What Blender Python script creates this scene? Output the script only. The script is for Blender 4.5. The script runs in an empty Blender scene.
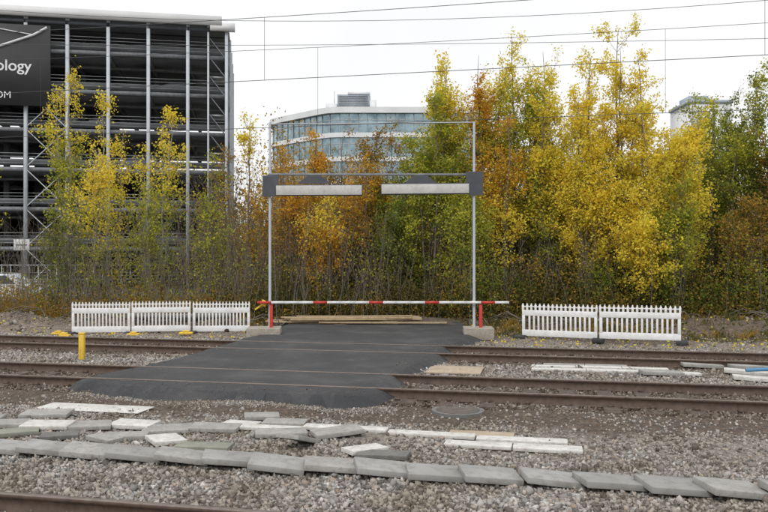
import bpy, math, numpy as np, bmesh
from mathutils import Vector, Matrix, Euler
rng = np.random.default_rng(7)
S = bpy.context.scene
COL = S.collection
TT = 0.21                       # track direction dy/dx = -TT
ANG = math.atan(-TT)

# ------------------------------------------------------------------ materials
def new_mat(name):
    m = bpy.data.materials.new(name); m.use_nodes = True
    nt = m.node_tree; b = nt.nodes["Principled BSDF"]
    return m, nt, b
def ramp(nt, stops, fac=None):
    r = nt.nodes.new("ShaderNodeValToRGB")
    e = r.color_ramp.elements
    while len(e) < len(stops): e.new(0.5)
    for i, (p, c) in enumerate(stops):
        e[i].position = p; e[i].color = (c[0], c[1], c[2], 1)
    if fac is not None: nt.links.new(fac, r.inputs[0])
    return r
def noise(nt, scale, detail=4, rough=0.6, vec=None):
    n = nt.nodes.new("ShaderNodeTexNoise"); n.inputs["Scale"].default_value = scale
    n.inputs["Detail"].default_value = detail; n.inputs["Roughness"].default_value = rough
    if vec is None:
        g = nt.nodes.new("ShaderNodeNewGeometry"); vec = g.outputs["Position"]
    nt.links.new(vec, n.inputs["Vector"]); return n
def bump(nt, b, h, strength=0.4, dist=0.01):
    bp = nt.nodes.new("ShaderNodeBump"); bp.inputs["Strength"].default_value = strength
    bp.inputs["Distance"].default_value = dist
    nt.links.new(h, bp.inputs["Height"]); nt.links.new(bp.outputs[0], b.inputs["Normal"])
def mix(nt, a, b_, fac, mode='MIX'):
    m = nt.nodes.new("ShaderNodeMix"); m.data_type = 'RGBA'; m.blend_type = mode
    for s, v in ((m.inputs[0], fac), (m.inputs[6], a), (m.inputs[7], b_)):
        if isinstance(v, (int, float)): s.default_value = v
        elif isinstance(v, tuple): s.default_value = (*v, 1)
        else: nt.links.new(v, s)
    return m.outputs[2]
def surf(name, c1, c2, scale=3, rough=0.85, bscale=60, bstr=0.3, metallic=0, dirt=None, bdist=0.005):
    m, nt, b = new_mat(name)
    n = noise(nt, scale, 6)
    r = ramp(nt, [(0.3, c1), (0.7, c2)], n.outputs[0])
    out = r.outputs[0]
    if dirt:
        n3 = noise(nt, scale*4, 8, 0.7)
        r3 = ramp(nt, [(0.45, (0,0,0)), (0.7, (1,1,1))], n3.outputs[0])
        out = mix(nt, out, dirt, r3.outputs[0])
    nt.links.new(out, b.inputs["Base Color"])
    b.inputs["Roughness"].default_value = rough; b.inputs["Metallic"].default_value = metallic
    if bstr:
        n2 = noise(nt, bscale, 4)
        bump(nt, b, n2.outputs[0], bstr, bdist)
    return m
def island(name, stops, rough=0.9, var_scale=0.0, var_cols=None, transl=0.0):
    m, nt, b = new_mat(name)
    g = nt.nodes.new("ShaderNodeNewGeometry")
    r = ramp(nt, stops, g.outputs["Random Per Island"])
    out = r.outputs[0]
    if var_cols:
        n = noise(nt, var_scale, 2)
        rr = ramp(nt, [(0.40, (0,0,0)), (0.62, (1,1,1))], n.outputs[0])
        h = ramp(nt, [(0.2, var_cols[0]), (0.9, var_cols[1])], g.outputs["Random Per Island"])
        out = mix(nt, out, h.outputs[0], rr.outputs[0])
    d = nt.nodes.new("ShaderNodeBsdfDiffuse"); nt.links.new(out, d.inputs[0]); last = d.outputs[0]
    if transl:
        t = nt.nodes.new("ShaderNodeBsdfTranslucent"); nt.links.new(out, t.inputs[0])
        ms = nt.nodes.new("ShaderNodeMixShader"); ms.inputs[0].default_value = transl
        nt.links.new(last, ms.inputs[1]); nt.links.new(t.outputs[0], ms.inputs[2]); last = ms.outputs[0]
    nt.links.new(last, nt.nodes["Material Output"].inputs[0]); nt.nodes.remove(b)
    return m

M = {}
M['conc'] = surf("concrete_slab", (.25,.245,.23), (.39,.38,.36), 5, .9, 90, .5, dirt=(.19,.175,.15))
M['conc_c'] = surf("trough_concrete", (.24,.235,.225), (.36,.355,.34), 1.6, .9, 90, .6, dirt=(.18,.17,.15))
M['conc_d'] = surf("concrete_dark", (.12,.12,.115), (.2,.195,.18), 5, .9, 90, .5, dirt=(.09,.085,.07))
M['conc_w'] = surf("concrete_white", (.48,.47,.44), (.66,.65,.62), 3, .85, 70, .4, dirt=(.33,.30,.26))
M['conc_o'] = surf("concrete_mossy", (.18,.185,.15), (.26,.26,.21), 6, .9, 90, .5)
M['steel'] = surf("galvanised_steel", (.28,.29,.3), (.4,.41,.42), 4, .5, 40, .1, .5)
M['steel_d'] = surf("weathered_steel", (.15,.155,.165), (.24,.25,.26), 4, .6, 40, .1, .3)
M['steel_l'] = surf("painted_steel", (.40,.43,.46), (.5,.53,.56), 2, .6, 40, .1)
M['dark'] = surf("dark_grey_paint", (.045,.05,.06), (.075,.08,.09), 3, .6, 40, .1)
M['white'] = surf("white_plastic", (.68,.69,.70), (.82,.82,.82), 2, .5, 30, .1, dirt=(.58,.57,.53))
M['red'] = surf("red_paint", (.45,.03,.025), (.55,.05,.04), 8, .5, 40, .1)
M['yellow'] = surf("yellow_paint", (.7,.45,.03), (.8,.52,.05), 12, .6, 40, .2, dirt=(.4,.28,.06))
M['rail'] = surf("rusty_rail", (.055,.035,.026), (.11,.072,.05), 12, .75, 90, .4)
M['railtop'] = surf("rail_head", (.13,.10,.085), (.22,.18,.155), 12, .45, 90, .2, .4)
M['sleeper'] = surf("sleeper_wood", (.05,.036,.028), (.12,.09,.07), 9, .95, 60, .8)
M['wood'] = surf("plank_wood", (.3,.22,.13), (.45,.35,.22), 6, .9, 60, .5)
M['tan'] = surf("plywood", (.34,.27,.19), (.47,.39,.29), 4, .9, 60, .4, dirt=(.25,.2,.15))
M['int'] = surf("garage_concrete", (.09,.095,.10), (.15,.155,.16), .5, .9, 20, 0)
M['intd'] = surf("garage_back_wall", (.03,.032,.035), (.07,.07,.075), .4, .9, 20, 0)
M['fascia'] = surf("fascia_panel", (.62,.62,.62), (.72,.72,.72), .5, .7, 20, .1)
M['sign'] = surf("sign_panel", (.045,.045,.048), (.06,.06,.062), .5, .6, 20, .1)
M['wht'] = surf("white_panel", (.6,.61,.62), (.72,.73,.74), .4, .6, 20, .05)
M['gpent'] = surf("grey_panel", (.3,.35,.40), (.38,.44,.49), .4, .6, 20, .05)
M['bark'] = surf("bark", (.09,.077,.062), (.20,.175,.145), 6, .95, 40, 0)
M['bark_l'] = surf("birch_bark", (.17,.155,.13), (.38,.36,.32), 5, .9, 40, 0)
M['wire'] = surf("wire_copper", (.03,.035,.035), (.06,.065,.065), 3, .6, 20, 0)
M['blue'] = surf("blue_pipe", (.05,.16,.3), (.08,.22,.36), 3, .5, 20, .1)
M['rubber'] = surf("rubber", (.02,.02,.02), (.04,.04,.04), 3, .8, 20, .1)
M['carw'] = surf("car_paint", (.68,.7,.72), (.75,.76,.78), 1, .25, 10, 0)
m, nt, b = new_mat("window_glass")
b.inputs["Metallic"].default_value = .55; b.inputs["Roughness"].default_value = .15
n = noise(nt, .5, 3); r = ramp(nt, [(.35,(.15,.22,.25)),(.65,(.33,.44,.48))], n.outputs[0]); nt.links.new(r.outputs[0], b.inputs["Base Color"])
M['glass'] = m
m, nt, b = new_mat("car_glass"); b.inputs["Base Color"].default_value = (.06,.07,.08,1); b.inputs["Roughness"].default_value=.08
M['cglass'] = m
m, nt, b = new_mat("asphalt")
n1 = noise(nt, .7, 6, .65); r1 = ramp(nt, [(.3,(.026,.027,.029)),(.52,(.041,.042,.045)),(.72,(.085,.084,.082))], n1.outputs[0])
n2 = noise(nt, 55, 3, .8); r2 = ramp(nt, [(.35,(.5,.5,.5)),(.7,(1.6,1.6,1.6))], n2.outputs[0])
o = mix(nt, r1.outputs[0], r2.outputs[0], 1.0, 'MULTIPLY')
n4 = noise(nt, 3.2, 8, .75); r4 = ramp(nt, [(.54,(0,0,0)),(.78,(.6,.6,.6))], n4.outputs[0])
o = mix(nt, o, (.14,.13,.115), r4.outputs[0])
nt.links.new(o, b.inputs["Base Color"]); b.inputs["Roughness"].default_value = .72
n3 = noise(nt, 70, 4, .8); bump(nt, b, n3.outputs[0], .9, .015)
M['asph'] = m
M['stone'] = island("ballast_stone", [(0,(.11,.10,.09)),(.25,(.21,.195,.18)),(.5,(.32,.30,.28)),(.72,(.42,.40,.375)),(.86,(.30,.23,.175)),(.93,(.58,.56,.53)),(1,(.15,.15,.155))], .95, 1.1, ((.12,.10,.08),(.34,.30,.25)))
M['stone_r'] = island("rusty_ballast_stone", [(0,(.06,.045,.035)),(.3,(.125,.098,.076)),(.6,(.19,.155,.127)),(.85,(.26,.225,.195)),(1,(.36,.33,.3))], .95, .8, ((.06,.045,.033),(.19,.15,.12)))

m, nt, b = new_mat("ground_soil")
g = nt.nodes.new("ShaderNodeNewGeometry"); sp = nt.nodes.new("ShaderNodeSeparateXYZ"); nt.links.new(g.outputs["Position"], sp.inputs[0])
def math_(op, a, c, d=None):
    x = nt.nodes.new("ShaderNodeMath"); x.operation = op
    for i, v in enumerate((a, c, d)):
        if v is None: continue
        if isinstance(v, (int, float)): x.inputs[i].default_value = v
        else: nt.links.new(v, x.inputs[i])
    return x.outputs[0]
v = math_('MULTIPLY_ADD', sp.outputs[0], TT, sp.outputs[1])
nz = noise(nt, .9, 6, .7)
v2 = math_('MULTIPLY_ADD', nz.outputs[0], 2.2, v); v2 = math_('SUBTRACT', v2, 1.1)
fac = math_('DIVIDE', v2, 60.0)
gr=(.21,.19,.165); ru=(.09,.07,.053); so=(.09,.066,.047); sd=(.24,.21,.175)
st = [(0,gr),(10.4/60,gr),(10.9/60,so),(12.0/60,so),(12.4/60,ru),(14.4/60,ru),(15/60,gr),(16.6/60,gr),(17.2/60,ru),(19.2/60,ru),(19.9/60,sd),(22.3/60,(.18,.145,.115)),(23.2/60,(.12,.088,.064)),(26.5/60,(.10,.075,.052)),(36/60,(.10,.10,.09))]
rz = ramp(nt, st, fac)
n5 = noise(nt, 9, 8, .75); r5 = ramp(nt, [(.3,(.45,.43,.4)),(.5,(.95,.95,.95)),(.72,(1.6,1.58,1.55))], n5.outputs[0])
vo = nt.nodes.new("ShaderNodeTexVoronoi"); vo.inputs["Scale"].default_value = 26; nt.links.new(g.outputs["Position"], vo.inputs["Vector"])
bw = nt.nodes.new("ShaderNodeRGBToBW"); nt.links.new(vo.outputs["Color"], bw.inputs[0])
r6 = ramp(nt, [(.2,(.6,.58,.55)),(.8,(1.4,1.4,1.4))], bw.outputs[0])
o = mix(nt, rz.outputs[0], r5.outputs[0], 1.0, 'MULTIPLY'); o = mix(nt, o, r6.outputs[0], .8, 'MULTIPLY')
nt.links.new(o, b.inputs["Base Color"]); b.inputs["Roughness"].default_value = .95
bump(nt, b, vo.outputs["Distance"], .8, .03)
M['ground'] = m

# ------------------------------------------------------------------ mesh helpers
def link(ob, parent=None):
    COL.objects.link(ob)
    if parent: ob.parent = parent
    return ob
def empty(name, loc=(0,0,0), rz=0):
    e = bpy.data.objects.new(name, None); e.location = loc; e.rotation_euler = (0,0,rz)
    e.empty_display_size = .2; COL.objects.link(e); return e
def np_mesh(name, V, F, mat, parent=None, smooth=False):
    me = bpy.data.meshes.new(name); V = np.asarray(V, np.float32); F = np.asarray(F, np.int32)
    k = F.shape[1]
    me.vertices.add(len(V)); me.vertices.foreach_set("co", V.ravel())
    me.loops.add(F.size); me.loops.foreach_set("vertex_index", F.ravel())
    me.polygons.add(len(F)); me.polygons.foreach_set("loop_start", np.arange(0, F.size, k, dtype=np.int32))
    me.polygons.foreach_set("loop_total", np.full(len(F), k, np.int32))
    me.update(calc_edges=True)
    if smooth: me.polygons.foreach_set("use_smooth", np.ones(len(F), bool))
    me.materials.append(mat)
    return link(bpy.data.objects.new(name, me), parent)
def boxes(name, items, mat, parent=None, bevel=0.0):
    V = []; F = []
    cube = np.array([(-1,-1,-1),(1,-1,-1),(1,1,-1),(-1,1,-1),(-1,-1,1),(1,-1,1),(1,1,1),(-1,1,1)], float)/2
    f = np.array([(0,3,2,1),(4,5,6,7),(0,1,5,4),(1,2,6,5),(2,3,7,6),(3,0,4,7)])
    for it in items:
        c, s = it[0], it[1]; rot = it[2] if len(it) > 2 else (0,0,0)
        R = np.array(Euler(rot).to_matrix())
        F.append(f + 8*len(V)); V.append((cube*np.array(s)) @ R.T + np.array(c))
    ob = np_mesh(name, np.concatenate(V), np.concatenate(F), mat, parent)
    if bevel:
        md = ob.modifiers.new("bevel", 'BEVEL'); md.width = bevel; md.segments = 2
    return ob
def tube_arrays(paths, k=5):
    V=[];F=[];off=0
    ang = np.arange(k)*2*math.pi/k
    for P, R in paths:
        P = np.asarray(P, float); R = np.asarray(R, float); n = len(P)
        T = np.gradient(P, axis=0); T /= (np.linalg.norm(T, axis=1, keepdims=True)+1e-9)
        ref = np.where(np.abs(T[:, 2:3]) > .9, np.array([[1.,0,0]]), np.array([[0,0,1.]]))
        A = np.cross(T, ref); A /= (np.linalg.norm(A, axis=1, keepdims=True)+1e-9); B = np.cross(T, A)
        ring = P[:,None,:] + R[:,None,None]*(np.cos(ang)[None,:,None]*A[:,None,:] + np.sin(ang)[None,:,None]*B[:,None,:])
        V.append(ring.reshape(-1,3))
        i = np.arange(n-1)[:,None]*k; j = np.arange(k)[None,:]; j2 = (j+1)%k
        q = np.stack([i+j, i+j2, i+k+j2, i+k+j], -1).reshape(-1,4)+off
        F.append(q); off += n*k
    return np.concatenate(V), np.concatenate(F)
def tubes(name, paths, mat, parent=None, k=5):
    V,F = tube_arrays(paths, k); return np_mesh(name, V, F, mat, parent, smooth=True)
def prism(name, pts, z0, z1, mat, parent=None):
    bm = bmesh.new(); lo=[bm.verts.new((x,y,z0)) for x,y in pts]; hi=[bm.verts.new((x,y,z1)) for x,y in pts]
    n=len(pts); bm.faces.new(hi); bm.faces.new(lo[::-1])
    for i in range(n): bm.faces.new((lo[i],lo[(i+1)%n],hi[(i+1)%n],hi[i]))
    bmesh.ops.recalc_face_normals(bm, faces=bm.faces)
    me=bpy.data.meshes.new(name); bm.to_mesh(me); bm.free(); me.materials.append(mat)
    return link(bpy.data.objects.new(name,me),parent)

# ------------------------------------------------------------------ ground
def hgt(x, y):
    v = y + TT*x
    w = (np.sin(x*1.7+y*.9)*.5+np.sin(x*.8-y*1.9+1.3)*.5+np.sin(x*3.1+y*2.7+.5)*.3+np.sin(x*5.3-y*4.1)*.15)
    a = np.interp(v, [6.8,8.6,9.3,10.4,11.2,12.0,12.4,14.5,15,16.5,17,19.5,21,24,27,34,60], [.008,.012,.04,.04,.05,.02,.008,.008,.03,.03,.008,.01,.03,.05,.12,.06,0])
    base = np.interp(v, [0,4.0,6.6,7.2,8.3,9,11,12,20,22,25,29,33,45,80], [0,0,0,.03,.03,.0,-.05,-.01,0,-.03,-.02,.2,.15,-.05,0])
    r = np.clip((x-2.5)/3,0,1)*np.exp(-((v-10.6)/.8)**2)*.14
    mound = np.clip((-3.9-x)/1.0,0,1)*np.exp(-((y-25.4)/.75)**2)*(.42+.12*np.sin(x*1.9)) + np.clip((x-8)/1.5,0,1)*np.exp(-((y-23.8)/.8)**2)*.3
    return base + a*w + r + mound
def H(x,y): return float(hgt(np.array(float(x)),np.array(float(y))))
def grid_sheet():
    xs = np.concatenate([[-1500,-400,-120,-60,-35], np.arange(-24,24.01,.16), [35,60,120,400,1500]])
    ys = np.concatenate([[-200,-40,-8,0,3], np.arange(4.5,33,.16), [36,40,46,55,70,100,200,500,2500]])
    X,Y = np.meshgrid(xs,ys); Z = hgt(X,Y)
    Z = np.where((np.abs(X)>60)|(Y>60), 0, Z)
    V = np.stack([X,Y,Z],-1).reshape(-1,3); nx=len(xs)
    i,j = np.meshgrid(np.arange(len(ys)-1), np.arange(nx-1), indexing='ij'); a=(i*nx+j).ravel()
    F = np.stack([a,a+1,a+nx+1,a+nx],-1)
    np_mesh("ground", V, F, M['ground'], smooth=True)
grid_sheet()

# asphalt crossing
AP = [(-3.61,20.9),(-4.0,18.2),(-4.5,15.9),(-5.25,13.95),(-5.3,13.5),(-4.4,13.15),(-3.4,12.85),(-2.4,12.55),(-1.3,12.32),(-.6,12.2),(-.2,12.3),(-.05,12.7),(.02,13.8),(.32,15.1),(.75,16.2),(1.25,17.4),(1.38,18.8),(2.3,21.2),(2.65,23.0),(2.6,27),(-3.2,27),(-3.15,23.0)]
def refine(pts, step, jit, seed=3):
    rg=np.random.default_rng(seed); out=[]
    for i in range(len(pts)):
        a=np.array(pts[i]); b_=np.array(pts[(i+1)%len(pts)]); L=np.linalg.norm(b_-a); n=max(1,int(L/step))
        for k in range(n): out.append(a+(b_-a)*k/n+rg.normal(0,jit,2))
    return np.array(out)
apr = refine(AP, .16, .028)
def inpoly(x,y,poly):
    ins=np.zeros(x.shape,bool); n=len(poly)
    for i in range(n):
        x1,y1=poly[i]; x2,y2=poly[(i+1)%n]
        c=((y1>y)!=(y2>y)) & (x < (x2-x1)*(y-y1)/((y2-y1)+1e-12)+x1); ins^=c
    return ins
def rampz(y): return np.interp(y,[20.5,23,27],[.163,.10,.07])
bm=bmesh.new(); n=len(apr)
top=[bm.verts.new((p[0],p[1],float(rampz(p[1])))) for p in apr]
nrm=[]
for i in range(n):
    t=apr[(i+1)%n]-apr[i-1]; t/=np.linalg.norm(t); nrm.append(np.array([t[1],-t[0]]))
area=sum(apr[i][0]*apr[(i+1)%n][1]-apr[(i+1)%n][0]*apr[i][1] for i in range(n))
sg=1 if area>0 else -1
rg=np.random.default_rng(5)
mid=[bm.verts.new((*(apr[i]+sg*nrm[i]*(.09+rg.random()*.04)),float(rampz(apr[i][1]))-.035)) for i in range(n)]
low=[bm.verts.new((*(apr[i]+sg*nrm[i]*(.32+rg.random()*.2)),-.06)) for i in range(n)]
bm.faces.new(top)
for i in range(n):
    j=(i+1)%n; bm.faces.new((top[i],mid[i],mid[j],top[j])); bm.faces.new((mid[i],low[i],low[j],mid[j]))
bmesh.ops.recalc_face_normals(bm,faces=bm.faces); bmesh.ops.triangulate(bm,faces=[f for f in bm.faces if len(f.verts)>4])
me=bpy.data.meshes.new("asphalt_road"); bm.to_mesh(me); bm.free(); me.materials.append(M['asph']); link(bpy.data.objects.new("asphalt_road",me))

# ------------------------------------------------------------------ tracks
prof=[(-.07,0),(.07,0),(.07,.012),(.012,.035),(.012,.125),(.036,.14),(.036,.168),(.028,.172),(-.028,.172),(-.036,.168),(-.036,.14),(-.012,.125),(-.012,.035),(-.07,.012)]
def track(name, v0, half=.7525, L=70):
    e=empty(name,(0,v0,0),ANG)
    for i,s in enumerate((-1,1)):
        V=[];F=[];n=len(prof)
        for xx in (-L,L):
            for (a,z) in prof: V.append((xx,s*half+a,z))
        for k in range(n): F.append((k,(k+1)%n,n+(k+1)%n,n+k))
        ob=np_mesh("rail_%d"%(i+1),V,F,M['rail'],e)
        ob.data.materials.append(M['railtop'])
        for pl in ob.data.polygons:
            if pl.index in (7,8,6): pl.material_index=1
    it=[]
    rg=np.random.default_rng(int(v0*10))
    for k in range(int(-L/.62),int(L/.62)):
        it.append(((k*.62,rg.normal(0,.02),-.06+rg.normal(0,.006)),(.25,2.5,.16),(0,0,rg.normal(0,.01))))
    boxes("sleepers",it,M['sleeper'],e,.01)
    it=[]
    for k in range(-40,41):
        for s in (-1,1):
            for q in (-.1,.1): it.append(((k*.62,s*half+q,.035),(.09,.06,.05)))
    boxes("fastenings",it,M['rail'],e)
track("railway_track",18.15); track("railway_track",13.3); track("railway_track",5.45)

# ------------------------------------------------------------------ ballast stones
def stones(name, x, y, size, mat, zbase=None, sink=.25, flat=.75):
    n=len(x); rg=np.random.default_rng(n)
    cube=np.array([(-1,-1,-1),(1,-1,-1),(1,1,-1),(-1,1,-1),(-1,-1,1),(1,-1,1),(1,1,1),(-1,1,1)],float)*.5
    f=np.array([(0,3,2,1),(4,5,6,7),(0,1,5,4),(1,2,6,5),(2,3,7,6),(3,0,4,7)])
    V=cube[None]*rg.uniform(.5,1.15,(n,8,1))+rg.normal(0,.11,(n,8,3))
    s=size[:,None]*rg.uniform(.65,1.3,(n,3))*np.array([1,1,flat]); V=V*s[:,None,:]
    a=rg.uniform(0,6.28,(n,3))*np.array([.25,.25,1]); 
    def R(ax,t):
        c,s_=np.cos(t),np.sin(t); m=np.zeros((n,3,3)); i,j=[(1,2),(0,2),(0,1)][ax]
        for q in range(3): m[:,q,q]=1
        m[:,i,i]=c; m[:,j,j]=c; m[:,i,j]=-s_; m[:,j,i]=s_; return m
    Rm=R(2,a[:,2])@R(0,a[:,0]*2)@R(1,a[:,1]*2)
    V=np.einsum('nij,nkj->nki',Rm,V)
    z=(hgt(x,y) if zbase is None else zbase)+size*flat*(rg.uniform(-.1,.55,n)-sink+.1)
    V+=np.stack([x,y,z],-1)[:,None,:]
    F=(f[None]+8*np.arange(n)[:,None,None]).reshape(-1,4)
    return np_mesh(name,V.reshape(-1,3),F,mat)
def scatter(v0,v1,dens,seed,wide=.62):
    rg=np.random.default_rng(seed); ymax=v1/(1-.62*TT)+1; xm=wide*ymax+1
    n=int(dens*(2*xm)*(v1-v0)); x=rg.uniform(-xm,xm,n); v=rg.uniform(v0,v1,n); y=v-TT*x
    k=(np.abs(x)<wide*y+1.2)&(y>3)&~inpoly(x,y,apr); return x[k],y[k],rg
def clumpmask(x,y,thr,fr=1.0):
    w=np.sin(x*2.3*fr+np.sin(y*1.7*fr)*1.5)+np.sin(y*3.1*fr+np.sin(x*1.9*fr)*2)+.5*np.sin(x*6.1*fr+y*5.3*fr)
    return w>thr
xs_=[];ys_=[];sz=[]
for v0,v1,d,s0,s1,sd_,thr in ((6.5,7.75,1000,.025,.05,1,-9),(7.75,9.3,750,.02,.048,2,-9),(9.3,10.9,650,.015,.046,3,-.6),(10.8,12.2,160,.015,.04,4,-.5),
                         (14.6,16.9,420,.03,.055,5,-9),(19.4,20.9,300,.03,.055,6,-9),(20.9,24.5,60,.02,.05,7,-1),(5,6.5,300,.03,.055,8,-9)):
    x,y,rg=scatter(v0,v1,d,sd_); k=clumpmask(x,y,thr)|(rg.random(len(x))<.3); x=x[k];y=y[k]
    xs_.append(x);ys_.append(y);sz.append(rg.uniform(s0,s1,len(x))*np.where(rg.random(len(x))<.04,1.6,1))
stones("ballast",np.concatenate(xs_),np.concatenate(ys_),np.concatenate(sz),M['stone'])
xs_=[];ys_=[];sz=[]
for v0,v1,d,sd_ in ((12.0,14.6,420,11),(16.9,19.4,320,12),(4.2,6.6,600,13)):
    x,y,rg=scatter(v0,v1,d,sd_); xs_.append(x);ys_.append(y);sz.append(rg.uniform(.028,.055,len(x)))
stones("ballast",np.concatenate(xs_),np.concatenate(ys_),np.concatenate(sz),M['stone_r'])
rg=np.random.default_rng(31); k=rg.integers(0,len(apr),420); p=apr[k]+rg.normal(0,.13,(420,2)); p=p[p[:,1]<20.5]; p=p[inpoly(p[:,0],p[:,1],apr)]
stones("loose_gravel",p[:,0],p[:,1],rg.uniform(.01,.025,len(p)),M['stone_r'],np.full(len(p),.166))
rg=np.random.default_rng(32); n=4500; t=rg.random(n); x=-5.4+5.6*t; y=np.interp(x,[-5.4,-3.4,-.6,.2],[13.3,12.45,11.85,11.9])+rg.normal(-.12,.10,n)
stones("fine_gravel",x,y,rg.uniform(.01,.026,n),M['stone'])

# ------------------------------------------------------------------ cable trough cover row
rg=np.random.default_rng(21)
e=empty("trough_cover_row",(0,0,0))
it=[]; itd=[]
P_=.555
for k in range(-15,15):
    x=k*P_+rg.normal(0,.018); y=8.0-TT*x+rg.normal(0,.028)
    (it if rg.random()<.75 else itd).append(((x,y,.108+rg.normal(0,.008)),(.585+rg.normal(0,.012),.42,.065),(rg.normal(0,.03),.115+rg.normal(0,.03),rg.normal(0,.055)+.07)))
boxes("covers",it,M['conc_c'],e,.007); boxes("covers_dark",itd,M['conc'],e,.007)
boxes("trough",[((0,8.0-.10,-.01),(30,.05,.1),(0,0,ANG)),((0,8.0+.14,-.01),(30,.05,.1),(0,0,ANG))],M['conc_d'],e)

def put(name,x,y,sx,sy,sz,rz,mat,rx=0,ry=0,dz=0):
    ob=boxes(name,[((0,0,0),(sx,sy,sz))],mat,None,.006); ob.location=(x,y,H(x,y)+sz/2+.01+dz); ob.rotation_euler=(rx,ry,rz); return ob
K=1760.
L=[(47,415,.66,.4,'conc',0,.1),(48,427,.62,.36,'conc_w',.02,.05),(88,425,.6,.4,'conc',.03,.3),(134,422,.6,.42,'conc_w',.02,-.15),(126,434,.55,.33,'conc',0,.1),
(167,426,.62,.38,'conc',-.03,.1),(166,440,.4,.42,'conc_w',.06,.6),(215,425,.66,.36,'conc',.02,-.05),(204,449,.66,.28,'conc_o',0,-.1),(262,414,.5,.34,'conc',.03,.2),
(281,433,.66,.36,'conc',.02,.2),(299,446,.62,.3,'conc',.30,1.2),(337,435,.62,.4,'conc',-.06,.35),(365,452,.5,.26,'conc_w',.04,.6),(383,458,.6,.24,'conc_d',-.03,-.25),
(8,425,.5,.4,'conc',0,.1),(-20,420,.6,.4,'conc',0,.2),(240,421,.5,.35,'conc_w',.0,-.3),(285,420,.6,.3,'conc',.0,-.1),(18,433,.5,.3,'conc_o',.0,.4),(105,441,.4,.25,'conc',.05,-.5),(60,438,.45,.25,'conc_d',.0,.3)]
for px,py,sx,sy,mt,tilt,rz in L:
    d=K/(py-258+3); put("paving_slab",(px-384)/765*d,d,sx,sy,.055,rz,M[mt],(px%7-3)*.008,tilt,.01+abs(tilt)*.2)
def strip(name,x0,x1,v,w,mat,th=.05,dz=.0,gap=.015):
    n=max(1,int(round((x1-x0)/1.0))); wd=(x1-x0)/n; it=[]
    for i in range(n):
        x=x0+wd*(i+.5); y=v-TT*x; z=max(H(x-.3*wd,y+.3*wd*TT),H(x,y),H(x+.3*wd,y-.3*wd*TT))
        it.append(((x,y+(i%3-1)*.012,z+th/2+dz),(wd*1.02-gap,w,th),((i%2)*.02,((i*7)%3-1)*.008,ANG+(i%3-1)*.02)))
    return boxes(name,it,mat,None,.006)
strip("concrete_strip",-2.2,2.3,10.05,.2,M['conc_w'],.045)
strip("concrete_strip",.75,2.4,9.72,.24,M['conc_w'],.045)
strip("concrete_strip",.85,1.7,10.32,.3,M['tan'],.02,.01)
put("white_sheet",-4.45,11.75,1.75,.5,.015,ANG,M['conc_w'],0,0,.02)
strip("concrete_strip",3.1,5.8,16.8,.22,M['conc_w'],.05)
strip("concrete_strip",3.0,6.2,16.25,.24,M['conc_w'],.05)
strip("concrete_strip",3.4,5.1,17.1,.2,M['conc'],.05)
put("wooden_sheet",1.45,15.6,1.1,1.0,.03,ANG,M['tan'],0,0,.02)
for q,(x,y) in enumerate([(6.6,15.9),(7.1,15.0),(7.5,15.7),(7.9,14.8),(7.0,14.4),(5.4,14.9)]):
    put("paving_slab",x,y,.8,.3,.07,ANG+[.1,-.2,.3,.1,-.1,.2][q],M[['conc','conc_w','conc','conc_d','conc_w','conc'][q]],0,0.04,.02)
tubes("blue_pipe",[([(6.9,14.6,.16),(7.6,14.5,.2),(8.6,14.6,.18)],[.035]*3)],M['blue'],None,8)
put("concrete_plate",-4.6,20.6,1.2,.5,.04,.1,M['conc_w'])
e=empty("manhole_cover",(1.12,11.6,H(1.12,11.6)+.02))
a=np.linspace(0,2*math.pi,33)[:-1]
prism("frame",[(math.cos(t)*.4,math.sin(t)*.4) for t in a],-.08,.015,M['conc_d'],e)
prism("lid",[(math.cos(t)*.33,math.sin(t)*.33) for t in a],-.04,.021,surf("cast_iron",(.06,.05,.04),(.13,.11,.09),9,.7,80,.6),e)

# ------------------------------------------------------------------ height gauge portal with boom
e=empty("height_gauge_portal",(0,22,0))
xl,xr=-3.28,2.59
tubes("post_left",[([(xl,0,.3),(xl,0,6.2)],[.042,.034])],M['steel_l'],e,10)
tubes("post_right",[([(xr,0,.3),(xr,0,6.22)],[.042,.034])],M['steel_l'],e,10)
tubes("top_rail",[([(xl,0,6.15),(xr,0,6.2)],[.02,.02])],M['steel'],e,8)
boxes("cross_beam",[(((xl+xr)/2,0,4.70),(xr-xl+.1,.09,.06))],M['steel_d'],e,.005)
def poly_plate(name,pts,y0,y1,mat,parent):
    bm=bmesh.new(); A=[bm.verts.new((x,y0,z)) for x,z in pts]; B=[bm.verts.new((x,y1,z)) for x,z in pts]; n=len(pts)
    bm.faces.new(A); bm.faces.new(B[::-1])
    for i in range(n): bm.faces.new((A[i],B[i],B[(i+1)%n],A[(i+1)%n]))
    bmesh.ops.recalc_face_normals(bm,faces=bm.faces)
    me=bpy.data.meshes.new(name); bm.to_mesh(me); bm.free(); me.materials.append(mat); return link(bpy.data.objects.new(name,me),parent)
poly_plate("end_plate_left",[(xl-.2,4.06),(xl+.16,4.06),(xl+.26,4.34),(xl+.26,4.70),(xl-.2,4.66)],-.09,-.055,M['dark'],e)
poly_plate("end_plate_right",[(xr+.25,4.10),(xr-.14,4.10),(xr-.24,4.38),(xr-.24,4.78),(xr+.25,4.78)],-.09,-.055,M['dark'],e)
boxes("gauge_board_frames",[((-1.86,-.085,4.24),(2.5,.05,.32),(0,-.004,0)),((1.18,-.085,4.28),(2.54,.05,.32),(0,-.008,0))],M['dark'],e,.004)
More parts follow.
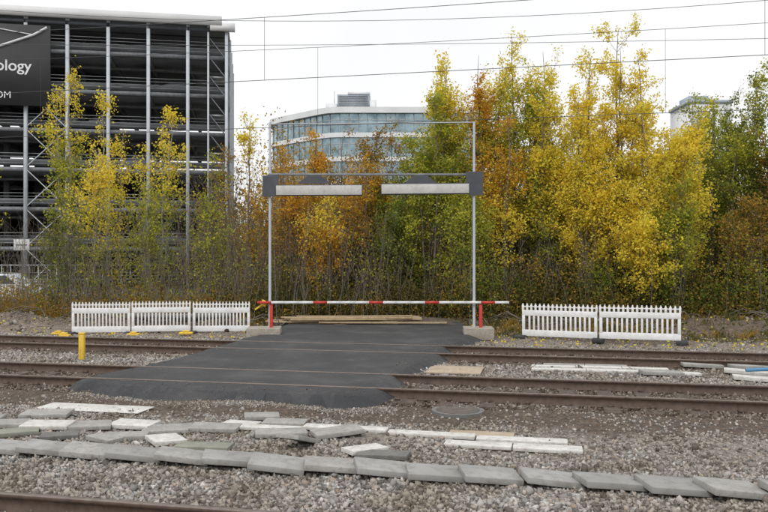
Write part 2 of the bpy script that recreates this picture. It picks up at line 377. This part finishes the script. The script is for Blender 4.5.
boxes("gauge_boards",[((-1.86,-.13,4.24),(2.45,.03,.27),(0,-.004,0)),((1.18,-.13,4.28),(2.5,.03,.27),(0,-.008,0))],surf("board_paint",(.46,.455,.44),(.56,.55,.53),3,.5,30,.1,dirt=(.38,.36,.33)),e,.004)
for i,c in enumerate((-2.0,1.05)):
    poly_plate("bracket_%d"%i,[(c-.5,4.43),(c+.5,4.43),(c+.2,4.66),(c-.2,4.66)],-.06,-.05,M['dark'],e)
tubes("hangers",[([(x,-.05,4.4),(x,-.05,4.68)],[.012]*2) for x in (-2.9,-.8,.1,2.2)],M['dark'],e)
tubes("guy_wires",[([(xl,0,6.1),(xl-.15,2.5,.1)],[.008]*2),([(xr,0,6.1),(xr+.15,2.5,.1)],[.008]*2)],M['steel'],e)
nb=18; x0,x1=-3.62,3.57
redi=[];whi=[]
for i in range(nb):
    w=(x1-x0)/nb; (redi if i%4==0 else whi).append(((x0+w*(i+.5),-.14,1.03),(w,.045,.07)))
boxes("boom_red",redi,M['red'],e); boxes("boom_white",whi,M['white'],e)
boxes("boom_posts",[((xl+.05,-.08,.62),(.09,.07,.82)),((xr+.18,-.08,.62),(.09,.07,.82))],M['red'],e,.006)
boxes("boom_posts_yellow",[((xl-.17,-.02,1.0),(.16,.08,.16),(0,.5,0)),((xl-.3,-.02,.9),(.3,.05,.05),(0,-.6,0))],M['yellow'],e,.01)
boxes("base_blocks",[((xl-.16,0,.12),(.95,.8,.38),(0,0,.08)),((xr+.12,0,.14),(.85,.8,.34),(0,0,-.05))],surf("old_concrete",(.27,.24,.2),(.38,.35,.3),5,.9,60,.5,dirt=(.2,.16,.12)),e,.02)

# ------------------------------------------------------------------ white barrier fences
def fence(name,p0,p1,n):
    p0=np.array(p0);p1=np.array(p1); d=p1-p0; Lg=np.linalg.norm(d); a=math.atan2(d[1],d[0]); w=Lg/n
    e=empty(name,(p0[0],p0[1],H(*p0)),a)
    feet=[]
    for i in range(n):
        it=[]; rz=(-.05,.06,-.03)[i%3]; x0=i*w+.03; x1=(i+1)*w-.03; W=x1-x0; cx=(x0+x1)/2
        y0=(.04,-.04,.03)[i%3]; tilt=(.02,-.015,.01)[i%3]; dz=(.0,.02,-.01)[i%3]
        def B(x,z,sx,sz,sy=.045): it.append(((cx+(x)*math.cos(rz),y0+x*math.sin(rz),z+dz),(sx,sy,sz),(tilt,0,rz)))
        B(0,.15,W,.18,.05); B(0,.72,W,.16,.05); B(0,.90,W,.03,.03)
        B(-W/2+.04,.44,.08,.42,.052); B(W/2-.04,.44,.08,.42,.052)
        m=15; q=(W-.16)/m
        for k in range(1,m): B(-W/2+.08+k*q,.44,q*.42,.41,.036)
        m2=17; q=(W-.04)/m2
        for k in range(m2+1):
            B(-W/2+.02+k*q,.87,q*.5,.16,.034); B(-W/2+.02+k*q,.965,q*.28,.05,.028)
        boxes("panel_%d"%(i+1),it,M['white'],e,.005)
    for i in range(n+1): feet.append(((i*w,.0,.035),(.3,.75,.10)))
    boxes("feet",feet,M['rubber'],e,.01)
    return e
fence("barrier_fence",(-9.56,23.3),(-4.16,23.9),3)
fence("barrier_fence",(3.91,21.9),(7.95,20.4),2)
for x,y,l in ((-9.75,22.9,.35),(-5.95,23.0,.4),(-9.3,22.3,.3),(-7.4,22.6,.35)):
    boxes("yellow_foot",[((x,y,.04),(l,.2,.07)),((x,y,.10),(l*.5,.14,.05))],M['yellow'],None,.02)
e=empty("yellow_marker_post",(-6.75,17.1,0))
boxes("post",[((0,0,.28),(.12,.10,.62))],M['yellow'],e,.01); boxes("cap",[((0,0,.61),(.13,.11,.05))],M['yellow'],e,.01)
boxes("foot",[((0,0,0),(.3,.3,.08))],M['conc_d'],e,.01)
rg=np.random.default_rng(4); it=[]
for i in range(16):
    it.append(((-1.4+rg.normal(0,.6),26.2+rg.normal(0,.35),.10+.045*(i//3)),(3.6+rg.normal(0,.6),.18,.045),(0,rg.normal(0,.01),rg.normal(0,.07))))
boxes("plank_stack",it,M['wood'],None,.004)
tubes("drain_pipe",[([(-8.3,24.9,.42),(-6.6,24.8,.40),(-5.0,25.0,.42)],[.09]*3)],M['conc_d'],None,10)
rg=np.random.default_rng(14); P=[]
for i in range(300):
    x=rg.uniform(-13,14); y=rg.uniform(24.6,27.8)
    if -3.4<x<2.9 and y<26.8: continue
    a=rg.uniform(0,6.28); l=rg.uniform(.4,1.5); z=H(x,y)+.05
    P.append((np.array([(x,y,z),(x+.5*l*math.cos(a),y+.5*l*math.sin(a)*.6,z+rg.uniform(0,.3)),(x+l*math.cos(a),y+l*math.sin(a)*.6,z+rg.uniform(0,.3))]),[.018,.013,.005]))
tubes("brushwood",P,M['bark'],None,4)
n=1100; x=rg.uniform(-14,14,n); y=rg.uniform(23.8,27,n); k=~((x>-3.5)&(x<3)); x=x[k];y=y[k]
stones("rubble",x,y,rg.uniform(.05,.16,len(x))*rg.uniform(.4,1,len(x)),M['stone_r'])

# ------------------------------------------------------------------ trees
def leafmat(name,cols,var,scale=.9,tr=.45):
    n=len(cols); return island(name,[(i/(n-1),c) for i,c in enumerate(cols)],.7,scale,var,tr)
LM={
 'gold':leafmat("leaves_golden",[(.66,.42,.03),(.88,.68,.07),(.80,.58,.045),(.90,.76,.12),(.58,.55,.07)],((.58,.53,.07),(.90,.74,.09))),
 'orange':leafmat("leaves_orange",[(.50,.20,.025),(.70,.39,.045),(.60,.29,.03),(.72,.50,.07)],((.58,.44,.06),(.44,.20,.025))),
 'ygreen':leafmat("leaves_yellow_green",[(.25,.30,.04),(.48,.48,.06),(.35,.38,.05),(.72,.61,.08)],((.16,.22,.035),(.46,.44,.06))),
 'green':leafmat("leaves_green",[(.10,.15,.03),(.20,.25,.045),(.14,.18,.035),(.36,.35,.06)],((.09,.12,.025),(.29,.29,.05))),
 'brown':leafmat("leaves_brown",[(.22,.12,.035),(.38,.22,.05),(.30,.18,.04),(.46,.34,.07)],((.22,.19,.045),(.46,.27,.045))),
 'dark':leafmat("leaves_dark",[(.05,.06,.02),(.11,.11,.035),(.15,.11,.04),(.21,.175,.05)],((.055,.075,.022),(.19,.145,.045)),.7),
}
def leaves(name,C,size,mat,parent=None,seed=0):
    rg=np.random.default_rng(seed); n=len(C)
    a=rg.normal(size=(n,3)); a/=np.linalg.norm(a,axis=1,keepdims=True)
    b_=rg.normal(size=(n,3)); b_=np.cross(a,b_); b_/=np.linalg.norm(b_,axis=1,keepdims=True)
    s=(size*rg.uniform(.6,1.35,n))[:,None]
    V=np.stack([C+a*s*.5,C+b_*s*.36+a*s*.08,C-a*s*.5,C-b_*s*.36+a*s*.08],1).reshape(-1,3)
    F=np.arange(4*n).reshape(n,4); return np_mesh(name,V,F,mat,parent)
def interp_path(P,t):
    n=len(P)-1; f=t*n; i=int(min(max(f,0),n-1)); return P[i]+(P[i+1]-P[i])*(f-i)
def tree(name,x,y,h,r,nleaf,lm,seed,stems=3,base=.12,bark='bark',lsize=.092,lm2=None,split=.5,gap=.5,spread=.5):
    rg=np.random.default_rng(seed); z0=H(x,y)-.05
    e=empty(name,(x,y,z0)); thick=[];thin=[];tw=[]
    a0=rg.uniform(0,6.28)
    for s in range(stems):
        az=a0+s*6.283/stems+rg.normal(0,.4); off=r*spread*rg.uniform(.5,1.1)*(0 if stems==1 else (.35 if s==0 else 1)); hh=h*(1 if s==0 else rg.uniform(.66,.93))
        t=np.linspace(0,1,10); P=np.stack([np.cos(az)*off*t**1.1,np.sin(az)*off*t**1.1,hh*t],-1)
        P[1:]+=np.cumsum(rg.normal(0,.05,(9,3))*np.array([1,1,.0]),0)
        P[:,:2]+=rg.normal(0,.05*stems,(1,2))
        thick.append((P,.0065*hh*(1-t)**.8+.007))
        nb=int(10+36/stems**.6)
        for k in range(nb):
            t0=base+(1-base)*rg.random()**.8*.97; O=interp_path(P,t0)
            pr=min(1,.35+(t0-base)*2.2)*(1-t0)**.5+.12
            Lb=r*pr*rg.uniform(.5,1.15); a2=rg.uniform(0,6.28); el=math.radians(rg.uniform(18,50)+t0*22)
            D=np.array([math.cos(a2)*math.cos(el),math.sin(a2)*math.cos(el),math.sin(el)])
            q=np.linspace(0,1,5)[:,None]; B=O+D*Lb*q+np.array([0,0,1])*Lb*.18*q**2+np.cumsum(rg.normal(0,.03,(5,3)),0)
            B[0]=O; thin.append((B,np.linspace(.0022*hh*(1-t0)+.008,.004,5)))
            nt_=max(3,int(Lb*4.5))
            for m_ in range(nt_):
                u=rg.uniform(.2,1); O2=interp_path(B,u); D2=D*.6+rg.normal(0,.65,3)+np.array([0,0,.2]); D2/=np.linalg.norm(D2)
                L2=Lb*rg.uniform(.2,.45)+.14; T=np.stack([O2,O2+D2*L2*.5+rg.normal(0,.02,3),O2+D2*L2])
                tw.append(T); thin.append((T,[.005,.004,.003]))
    tubes("trunk",thick,M[bark],e,6); tubes("branches",thin,M[bark],e,3)
    w=rg.lognormal(0,gap,len(tw)); w/=w.sum(); cnt=rg.multinomial(nleaf,w)
    T=np.array(tw); idx=np.repeat(np.arange(len(tw)),cnt); u=rg.random(len(idx))**.7
    C=T[idx,0]+(T[idx,2]-T[idx,0])*u[:,None]+rg.normal(0,.11,(len(idx),3)); C[:,2]=np.maximum(C[:,2],.05)
    if lm2:
        k=(C[:,2]+rg.normal(0,.9,len(C)))>h*split
        leaves("leaves_upper",C[k],lsize,LM[lm2],e,seed); leaves("leaves_lower",C[~k],lsize,LM[lm],e,seed+1)
    else: leaves("leaves",C,lsize,LM[lm],e,seed)
    return e
def wx(px,d): return (px-384)/765*d
def ht(py,d): return (258-py)/765*d+2.3
TR=[# bearing, distance, top, radius, leaves, foliage, stems, extras
 (66,31,70,1.6,5600,'ygreen',3,dict(bark='bark_l',name='birch_tree',lm2='gold',split=.7,gap=.8)),
 (112,31.5,104,1.4,4200,'gold',3,dict(bark='bark_l',name='birch_tree',gap=.8)),
 (160,31,112,1.5,4300,'ygreen',3,dict(bark='bark_l',name='birch_tree',lm2='gold',split=.6,gap=.8)),
 (90,29,150,1.4,3300,'ygreen',3,dict(bark='bark_l',name='birch_tree',lm2='gold',split=.5,gap=.8)),
 (140,29.5,185,1.3,2400,'ygreen',3,dict(bark='bark_l',name='birch_tree',gap=.8)),
 (60,28.5,215,1.2,1500,'green',3,dict(name='willow_tree',gap=.8)),
 (205,30,160,1.2,2300,'ygreen',3,dict(gap=.9,name='willow_tree')),
 (250,31,122,1.2,3000,'orange',2,dict(gap=.8,name='poplar_tree',lm2='gold',split=.75)),
 (228,32,150,1.1,1500,'brown',3,dict(gap=1,name='poplar_tree')),
 (285,31,158,1.5,5800,'brown',3,dict(name='cherry_tree',lm2='orange',split=.5)),
 (312,32,140,1.6,7500,'orange',3,dict(name='cherry_tree')),
 (342,33,134,1.7,7500,'brown',3,dict(name='cherry_tree')),
 (322,29,200,1.3,4600,'orange',3,dict(name='maple_tree',gap=.7,lm2='gold',split=.75)),
 (357,30.5,165,1.4,5200,'brown',3,dict(name='maple_tree',gap=.7,lm2='orange',split=.5)),
 (372,32,138,1.7,8000,'orange',3,dict(name='cherry_tree',lm2='brown',split=.7)),
 (400,31.5,128,1.6,8500,'ygreen',3,dict(name='willow_tree',lm2='brown',split=.75)),
 (395,29.5,190,1.3,5500,'green',3,dict(name='willow_tree')),
 (428,30,96,1.6,12500,'ygreen',4,dict(name='willow_tree')),
 (448,31,70,1.8,14500,'ygreen',4,dict(name='poplar_tree',lm2='gold',split=.72)),
 (476,32,58,1.9,15500,'ygreen',4,dict(name='maple_tree',lm2='orange',split=.68)),
 (462,29,195,1.5,9000,'ygreen',4,dict(name='willow_tree')),
 (520,32,46,2.1,17500,'ygreen',4,dict(name='poplar_tree',lm2='gold',split=.82)),
 (500,30,118,1.7,10500,'gold',4,dict(name='maple_tree',lm2='orange',split=.6)),
 (500,32.5,70,1.7,12000,'ygreen',4,dict(name='poplar_tree',lm2='gold',split=.6)),
 (550,30.5,94,1.8,13500,'ygreen',4,dict(name='birch_tree',lm2='gold',split=.45)),
 (545,33,58,2.0,15000,'ygreen',4,dict(name='poplar_tree',lm2='gold',split=.8)),
 (574,31.5,84,1.7,11000,'ygreen',4,dict(name='poplar_tree',lm2='gold',split=.4)),
 (585,29.5,145,1.6,10500,'gold',4,dict(name='birch_tree')),
 (597,30,60,1.9,16000,'gold',4,dict(name='birch_tree')),
 (628,30,30,2.2,22000,'gold',4,dict(name='poplar_tree')),
 (657,29.5,58,2.0,18500,'gold',4,dict(name='birch_tree')),
 (686,29,112,1.7,11500,'gold',4,dict(name='birch_tree')),
 (640,28,200,1.7,9500,'gold',4,dict(name='maple_tree')),
 (672,28,190,1.5,7500,'ygreen',4,dict(name='willow_tree')),
 (695,34,100,1.9,12500,'ygreen',4,dict(name='willow_tree')),
 (718,31,106,1.8,14000,'green',4,dict(name='willow_tree',lm2='ygreen',split=.6)),
 (745,33,82,1.9,13500,'ygreen',4,dict(name='willow_tree',lm2='green',split=.5)),
 (764,31.5,68,2.0,15000,'green',4,dict(name='willow_tree',lm2='ygreen',split=.65)),
 (790,30,90,2.0,9500,'brown',4,dict(name='cherry_tree')),
 (745,28.5,205,1.5,7500,'ygreen',4,dict(name='cherry_tree',lm2='brown',split=.5)),
 (830,30,80,2.2,9500,'ygreen',3,dict(name='willow_tree')),
 (-30,32,120,1.6,2500,'ygreen',3,dict(name='birch_tree',bark='bark_l')),
]
for i,(px,d,ty,r,nl,lm,st_,kw) in enumerate(TR):
    kw=dict(kw); nm=kw.pop('name'); tree(nm,round(wx(px,d),2),d,round(ht(ty,d),2),r,nl,lm,100+i,stems=st_,**kw)

def thicket(name,x0,x1,y0,y1,n,h0,h1,mat,seed,rad=.012,hf=None):
    rg=np.random.default_rng(seed); P=[]
    for i in range(n):
        x=rg.uniform(x0,x1); y=rg.uniform(y0,y1); h=rg.uniform(h0,h1)*(hf(x) if hf else 1); d=rg.normal(0,.16,2)*h
        t=np.linspace(0,1,5)[:,None]; Q=np.array([x,y,0])+np.concatenate([d*t**1.3,h*t],1)+rg.normal(0,.03,(5,3))
        P.append((Q,np.linspace(rad,.003,5)))
        for k in range(4):
            O=interp_path(Q,rg.uniform(.25,.95)); D=rg.normal(0,1,3); D[2]=abs(D[2])+.6; D/=np.linalg.norm(D); l=h*rg.uniform(.1,.25)
            P.append((np.stack([O,O+D*l*.5+rg.normal(0,.02,3),O+D*l]),[.005,.004,.003]))
    return tubes(name,P,M[mat],None,3)
thicket("sapling_thicket",-15.5,0,26.5,32,700,1.5,4.5,'bark',51)
thicket("sapling_thicket",0,17,27.0,32,450,1.2,4,'bark',52)
thicket("sapling_thicket",-9,2,34,42,450,4,7.5,'bark',53,.02)
def mass(name,x0,x1,y0,y1,hf,ncl,per,sz,mat,seed,sig=.28):
    rg=np.random.default_rng(seed); x=rg.uniform(x0,x1,ncl); y=rg.uniform(y0,y1,ncl)
    z=hf(x,y)*rg.random(ncl)**.8
    C=np.repeat(np.stack([x,y,z],-1),per,0)+rg.normal(0,sig,(ncl*per,3)); C[:,2]=np.abs(C[:,2])+.03
    return leaves(name,C,sz,LM[mat],None,seed)
def wob(x,s): return .75+.25*np.sin(x*1.3+s)+.25*np.sin(x*2.9+s*2.1)
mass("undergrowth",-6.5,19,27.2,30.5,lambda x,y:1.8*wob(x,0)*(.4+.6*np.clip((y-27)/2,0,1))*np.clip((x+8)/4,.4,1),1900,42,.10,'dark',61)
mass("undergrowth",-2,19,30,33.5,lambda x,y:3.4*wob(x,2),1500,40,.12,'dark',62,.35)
mass("undergrowth",-16,-5,27,31,lambda x,y:1.0*wob(x,1),650,30,.08,'brown',63)
mass("undergrowth",-14,18,26.8,28.8,lambda x,y:.8*wob(x,4),520,20,.08,'brown',64,.2)
mass("undergrowth",-14,0,28,32,lambda x,y:3.0*wob(x,3),420,26,.08,'ygreen',65,.3)
mass("shrubs",2,18,27.2,30,lambda x,y:2.4*wob(x,2.2)*wob(x*.5,1),560,34,.09,'green',69,.25)
mass("shrubs",2,18,27.2,30,lambda x,y:2.2*wob(x,5.2),260,30,.09,'brown',70,.25)
mass("tree_line",-9,4,36,44,lambda x,y:6.9*wob(x*.6,5),1100,40,.13,'brown',66,.5)
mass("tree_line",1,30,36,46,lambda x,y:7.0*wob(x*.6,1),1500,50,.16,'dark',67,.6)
mass("tree_line",-14,60,70,90,lambda x,y:8.0*wob(x*.3,1),2000,50,.3,'brown',68,1.0)
x,y,rg=scatter(21,30,8,71); C=np.stack([x,y,hgt(x,y)+.02],-1); leaves("leaf_litter",C,.08,LM['gold'],None,3)
x,y,rg=scatter(23.0,29,50,72); C=np.stack([x,y,hgt(x,y)+.03],-1); leaves("leaf_litter",C,.09,LM['dark'],None,4)
def grass(name,pts,n,h,mat,seed):
    rg=np.random.default_rng(seed)
    P=np.repeat(pts,n,0); P=P+np.concatenate([rg.normal(0,.1,(len(P),2)),np.zeros((len(P),1))],1)
    hh=h*rg.uniform(.4,1.2,len(P)); d=rg.normal(0,.35,(len(P),2))*hh[:,None]; w=rg.normal(size=(len(P),2)); w/=np.linalg.norm(w,axis=1,keepdims=True); w*=.006
    z=np.zeros((len(P),1))
    V=np.stack([P-np.hstack([w,z]),P+np.hstack([w,z]),P+np.hstack([d*.4+w*.7,hh[:,None]*.6]),P+np.hstack([d,hh[:,None]])],1).reshape(-1,3)
    return np_mesh(name,V,np.arange(len(V)).reshape(-1,4),LM[mat])
x,y,rg=scatter(23.5,27.5,1.2,73); k=~((x>-3.5)&(x<3)); x=x[k];y=y[k]
grass("grass_tufts",np.stack([x,y,hgt(x,y)],-1),26,.25,'brown',8)
x,y,rg=scatter(23.5,28,1.5,74); k=~((x>-3.5)&(x<3)); x=x[k];y=y[k]
grass("grass_tufts",np.stack([x,y,hgt(x,y)],-1),26,.2,'dark',9)

# ------------------------------------------------------------------ parking garage
e=empty("parking_garage",(-12.2,60,0),math.atan(.176))
W=42.; D=16.
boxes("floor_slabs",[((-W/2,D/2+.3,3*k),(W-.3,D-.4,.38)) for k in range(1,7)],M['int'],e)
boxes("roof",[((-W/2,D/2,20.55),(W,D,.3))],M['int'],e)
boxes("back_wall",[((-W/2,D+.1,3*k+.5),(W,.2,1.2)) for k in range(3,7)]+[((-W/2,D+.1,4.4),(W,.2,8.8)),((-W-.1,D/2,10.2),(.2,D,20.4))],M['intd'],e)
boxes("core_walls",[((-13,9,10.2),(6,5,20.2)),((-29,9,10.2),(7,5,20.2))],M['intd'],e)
xc=[-.15-2.95*i for i in range(15)]
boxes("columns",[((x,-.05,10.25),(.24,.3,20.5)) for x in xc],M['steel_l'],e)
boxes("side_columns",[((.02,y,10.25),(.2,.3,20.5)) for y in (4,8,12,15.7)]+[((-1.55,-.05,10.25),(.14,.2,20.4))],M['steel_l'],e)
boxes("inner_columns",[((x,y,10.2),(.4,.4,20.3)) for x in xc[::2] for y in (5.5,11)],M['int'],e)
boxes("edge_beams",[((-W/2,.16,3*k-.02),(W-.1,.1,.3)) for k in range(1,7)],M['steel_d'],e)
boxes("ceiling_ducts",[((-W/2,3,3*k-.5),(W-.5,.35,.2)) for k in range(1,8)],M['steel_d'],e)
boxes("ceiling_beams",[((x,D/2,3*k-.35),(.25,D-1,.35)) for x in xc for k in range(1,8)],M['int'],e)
rl=[]
for k in range(0,7):
    for q in (.35,.6,.85,1.1): rl.append(((-W/2,.22,3*k+q+.1),(W-.2,.04,.035)))
boxes("railings",rl,M['steel'],e)
boxes("crash_panels",[((-W/2,.9,3*k+.6),(W-.6,.05,.5)) for k in range(1,7)]+[((-W/2,D-.5,3*k+.7),(W-.6,.05,.3)) for k in range(1,7)],M['int'],e)
boxes("stair_landings",[((-.85,1.2,1.5*k),(1.3,2.0,.12)) for k in range(1,13)],M['steel'],e)
tubes("stair_strings",[([(-.25,.15,1.5*k),(-1.45,.15,1.5*k+1.5)],[.05,.05]) for k in range(0,13)],M['steel_d'],e,4)
boxes("fascia",[((-W/2-.6,-.35,20.75),(W+.2,.3,.7))],M['fascia'],e)
boxes("end_fascia",[((-.45,-.3,20.3),(1.9,.35,.6))],M['fascia'],e)
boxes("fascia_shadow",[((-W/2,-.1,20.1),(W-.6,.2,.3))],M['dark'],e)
br=[]
for k in range(0,5):
    a_,b2=xc[4],xc[5]
    br.append(([(a_,-.12,3*k+.1),(b2,-.12,3*k+3)],[.04,.04])); br.append(([(b2,-.12,3*k+.1),(a_,-.12,3*k+3)],[.04,.04]))
tubes("cross_bracing",br,M['steel_l'],e,6)
rg=np.random.default_rng(9); cs=[];cb=[]
for k in range(1,7):
    for i in range(15):
        if rg.random()<.4:
            x=-1.6-2.7*i+rg.normal(0,.2)
            if x<-40 or x>-2: continue
            cs.append(((x,3.3,3*k+.75),(1.75,4.2,.62))); cb.append(((x,3.5,3*k+1.27),(1.45,2.3,.45)))
boxes("deck_car_bodies",cs,M['dark'],e,.15); boxes("deck_car_cabins",cb,M['cglass'],e,.15)
boxes("sign_board",[((-20.5,-.55,16.65),(14.9,.2,6.0))],M['sign'],e)
def text(body,size,x,z,name,off=0.0):
    c=bpy.data.curves.new(name,'FONT'); c.body=body; c.size=size; c.align_x='RIGHT'; c.extrude=.01; c.offset=off
    o=bpy.data.objects.new(name,c); c.materials.append(M['wht']); o.rotation_euler=(math.pi/2,0,0); o.location=(x,-.67,z); link(o,e)
text("technology",1.15,-14.35,16.2,"sign_text",.012); text("COM",.7,-15.75,14.15,"sign_text_small")
tubes("sign_lines",[([(-18.5,-.7,17.2),(-14.2,-.7,18.9)],[.10]*2),([(-14.2,-.7,18.9),(-13.25,-.7,19.5)],[.10,.10]),([(-14.2,-.7,18.9),(-17.6,-.7,19.4)],[.04]*2)],M['wht'],e,4)

# ------------------------------------------------------------------ glass office
e=empty("office_building",(0,0,0))
fp=np.array([(16,130),(-7.5,130),(-9.2,130.4),(-10.6,131.4),(-19.6,140.3),(-20.5,141.8),(-20.8,144),(-20.8,166),(16,166)],float); fc=np.array((-2.,149.))
def sc(o): 
    out=[]
    for p in fp:
        d=p-fc; out.append(tuple(p+d/np.linalg.norm(d)*o))
    return out
prism("core",sc(-.8),0,27,M['intd'],e)
for i in range(6):
    z=26.9-4.1*i
    prism("glass_band_%d"%i,sc(0),z-3.3,z,M['glass'],e); prism("slab_band_%d"%i,sc(.35),z-4.1,z-3.3,M['wht'],e)
prism("roof_fascia",sc(.7),26.9,27.9,M['wht'],e)
mu=[]
for i in range(7):
    a=fp[i];b_=fp[i+1]; L_=np.linalg.norm(b_-a); n=max(1,int(round(L_/1.6)))
    for k in range(n):
        p=a+(b_-a)*k/n; d=(p-fc)/np.linalg.norm(p-fc)*.1
        mu.append(((p[0]+d[0],p[1]+d[1],14),(.12,.12,25.7)))
boxes("mullions",mu,M['steel'],e)
for i in range(6):
    z=26.9-4.1*i; prism("transom_%d"%i,sc(.06),z-1.15,z-1.02,M['steel'],e)
boxes("penthouse",[((-5.4,137,29.4),(5.6,6,3.2)),],M['gpent'],e)
boxes("penthouse_trim",[((-4.4,137,31.2),(3.9,6.3,.4)),((-1.9,136,28.9),(1.1,5,2.0)),((-9.2,136,28.6),(1.9,5,1.4)),((3.2,137,28.4),(9,5,.9))],M['wht'],e)
boxes("penthouse_louvres",[((-5.4,133.9,28.3+.3*k),(5.2,.1,.08)) for k in range(9)],M['steel'],e)
boxes("antenna",[((-8.8,136,30.5),(.1,.1,3))],M['steel'],e)
e=empty("apartment_building",(50,121,0))
boxes("walls",[((0,0,13),(6.4,8,26))],M['fascia'],e); boxes("roof_parapet",[((0,0,26.25),(6.8,8.4,.5))],M['gpent'],e)
boxes("roof_plant",[((-1,0,27.0),(3,4,1.1))],M['gpent'],e)
boxes("windows",[((-2.1+i*2.1,-4.03,2+3*k),(1.3,.1,1.1)) for i in range(3) for k in range(8)],M['gpent'],e)

# ------------------------------------------------------------------ street at the far left
e=empty("parked_car",(-18.2,36.5,.1),.06)
pf=[(-2.1,.35),(-2.1,.75),(-1.95,.95),(-1.55,1.0),(-1.15,1.42),(.55,1.46),(1.15,1.0),(1.9,.85),(2.1,.6),(2.1,.35)]
b0=poly_plate("body",pf,-.85,.85,M['carw'],e); md=b0.modifiers.new("b",'BEVEL'); md.width=.06; md.segments=3
for yy in (-.87,.87):
    poly_plate("side_window",[(-1.4,1.0),(-1.08,1.35),(.5,1.38),(.95,1.0)],yy-.006,yy+.006,M['cglass'],e)
wh=[]
for xx in (-1.3,1.35):
    for yy in (-.8,.8): wh.append(([(xx,yy-.1,.33),(xx,yy+.1,.33)],[.32,.32]))
tubes("tyres",wh,M['rubber'],e,18)
tubes("hubs",[([(xx,-.925,.33),(xx,-.9,.33)],[.01,.2]) for xx in (-1.3,1.35)],M['steel'],e,14)
e=empty("street_railing",(-21,42,0),.03)
boxes("rails",[((0,0,1.9),(14,.05,.06)),((0,0,1.1),(14,.05,.05))],M['steel'],e); boxes("posts",[((-7+.5*i,0,1.0),(.04,.04,1.9)) for i in range(29)],M['steel'],e)
e=empty("street_sign",(-16.55,35,0))
tubes("pole",[([(0,0,0),(0,0,3.25)],[.035,.035])],M['steel_d'],e,8); boxes("plate",[((0,-.06,2.9),(.72,.03,.5))],M['white'],e,.01); boxes("plate_band",[((0,-.08,2.9),(.5,.012,.05))],M['steel_d'],e)
e=empty("utility_cabinet",(-15.2,34,0)); boxes("cabinet",[((0,0,.6),(.8,.5,1.2))],M['steel_l'],e,.02); boxes("lid",[((0,0,1.24),(.9,.6,.08))],M['steel'],e,.01)
boxes("street_pavement",[((-25,50,.0),(44,14,.1))],M['conc_d'],None)

# ------------------------------------------------------------------ overhead wires
e=empty("overhead_wires",(0,0,0))
def wire(v,z0,sag,xm,name,rad,L=60,slope=0):
    xs=np.linspace(-L,L,161); per=((xs-xm)/30.)**2
    P=np.stack([xs,v-TT*xs,z0+sag*np.minimum(per,2.2)+slope*xs],-1); return tubes(name,[(P,[rad]*161)],M['wire'],e,5), (lambda x:z0+sag*min(((x-xm)/30)**2,2.2)+slope*x)
_,c1=wire(13.3,5.5,0,0,"contact_wire_near",.006)
_,m1=wire(13.3,6.62,.6,2,"messenger_wire_near",.006)
_,c2=wire(18.15,5.5,0,0,"contact_wire_far",.007)
_,m2=wire(18.15,7.35,.7,6,"messenger_wire_far",.006)
_,m3=wire(19.6,8.25,3.6,6,"feeder_wire",.007)
wire(22,8.45,.6,0,"return_wire",.007,slope=-.05)
dr=[]
for v,c,m_,xs in ((13.3,c1,m1,(-2.15,6.0,-10)),(18.15,c2,m2,(-1.6,6.2,-9,12))):
    for x in xs: dr.append(([(x,v-TT*x,c(x)),(x,v-TT*x,m_(x))],[.004,.004]))
tubes("droppers",dr,M['wire'],e,4)

# ------------------------------------------------------------------ world, sun, camera
w=bpy.data.worlds.new("World"); S.world=w; w.use_nodes=True; nt=w.node_tree; bg=nt.nodes["Background"]
sk=nt.nodes.new("ShaderNodeTexSky"); sk.sky_type='NISHITA'; sk.sun_disc=False; sk.sun_elevation=math.radians(42); sk.sun_rotation=math.radians(200)
tc=nt.nodes.new("ShaderNodeTexCoord"); sp=nt.nodes.new("ShaderNodeSeparateXYZ"); nt.links.new(tc.outputs["Generated"],sp.inputs[0])
cr=ramp(nt,[(0,(1.1,1.1,1.1)),(.3,(1.06,1.063,1.07)),(1,(1.5,1.5,1.52))],sp.outputs[2])
nn=nt.nodes.new("ShaderNodeTexNoise"); nn.inputs["Scale"].default_value=2.5; nn.inputs["Detail"].default_value=5; nt.links.new(tc.outputs["Generated"],nn.inputs["Vector"])
rn=ramp(nt,[(.3,(9.35,9.38,9.45)),(.7,(10.3,10.3,10.3))],nn.outputs[0])
cl=mix(nt,cr.outputs[0],rn.outputs[0],1.0,'MULTIPLY'); o=mix(nt,sk.outputs[0],cl,.95)
nt.links.new(o,bg.inputs[0]); bg.inputs[1].default_value=.1
sd=bpy.data.lights.new("sun",'SUN'); sd.energy=1.3; sd.angle=math.radians(20); sd.color=(1,.97,.93)
so=bpy.data.objects.new("sun",sd); COL.objects.link(so)
el,rt=math.radians(42),math.radians(200)
dv=Vector((math.sin(rt)*math.cos(el),math.cos(rt)*math.cos(el),math.sin(el))); so.rotation_euler=dv.to_track_quat('Z','Y').to_euler()
cam=bpy.data.cameras.new("camera"); cam.lens=35.86; cam.sensor_width=36; cam.clip_end=4000
co=bpy.data.objects.new("camera",cam); co.location=(0,0,2.3); co.rotation_euler=(math.radians(90.15),0,0); COL.objects.link(co); S.camera=co
S.view_settings.view_transform='Standard'; S.view_settings.look='None'; S.view_settings.exposure=0
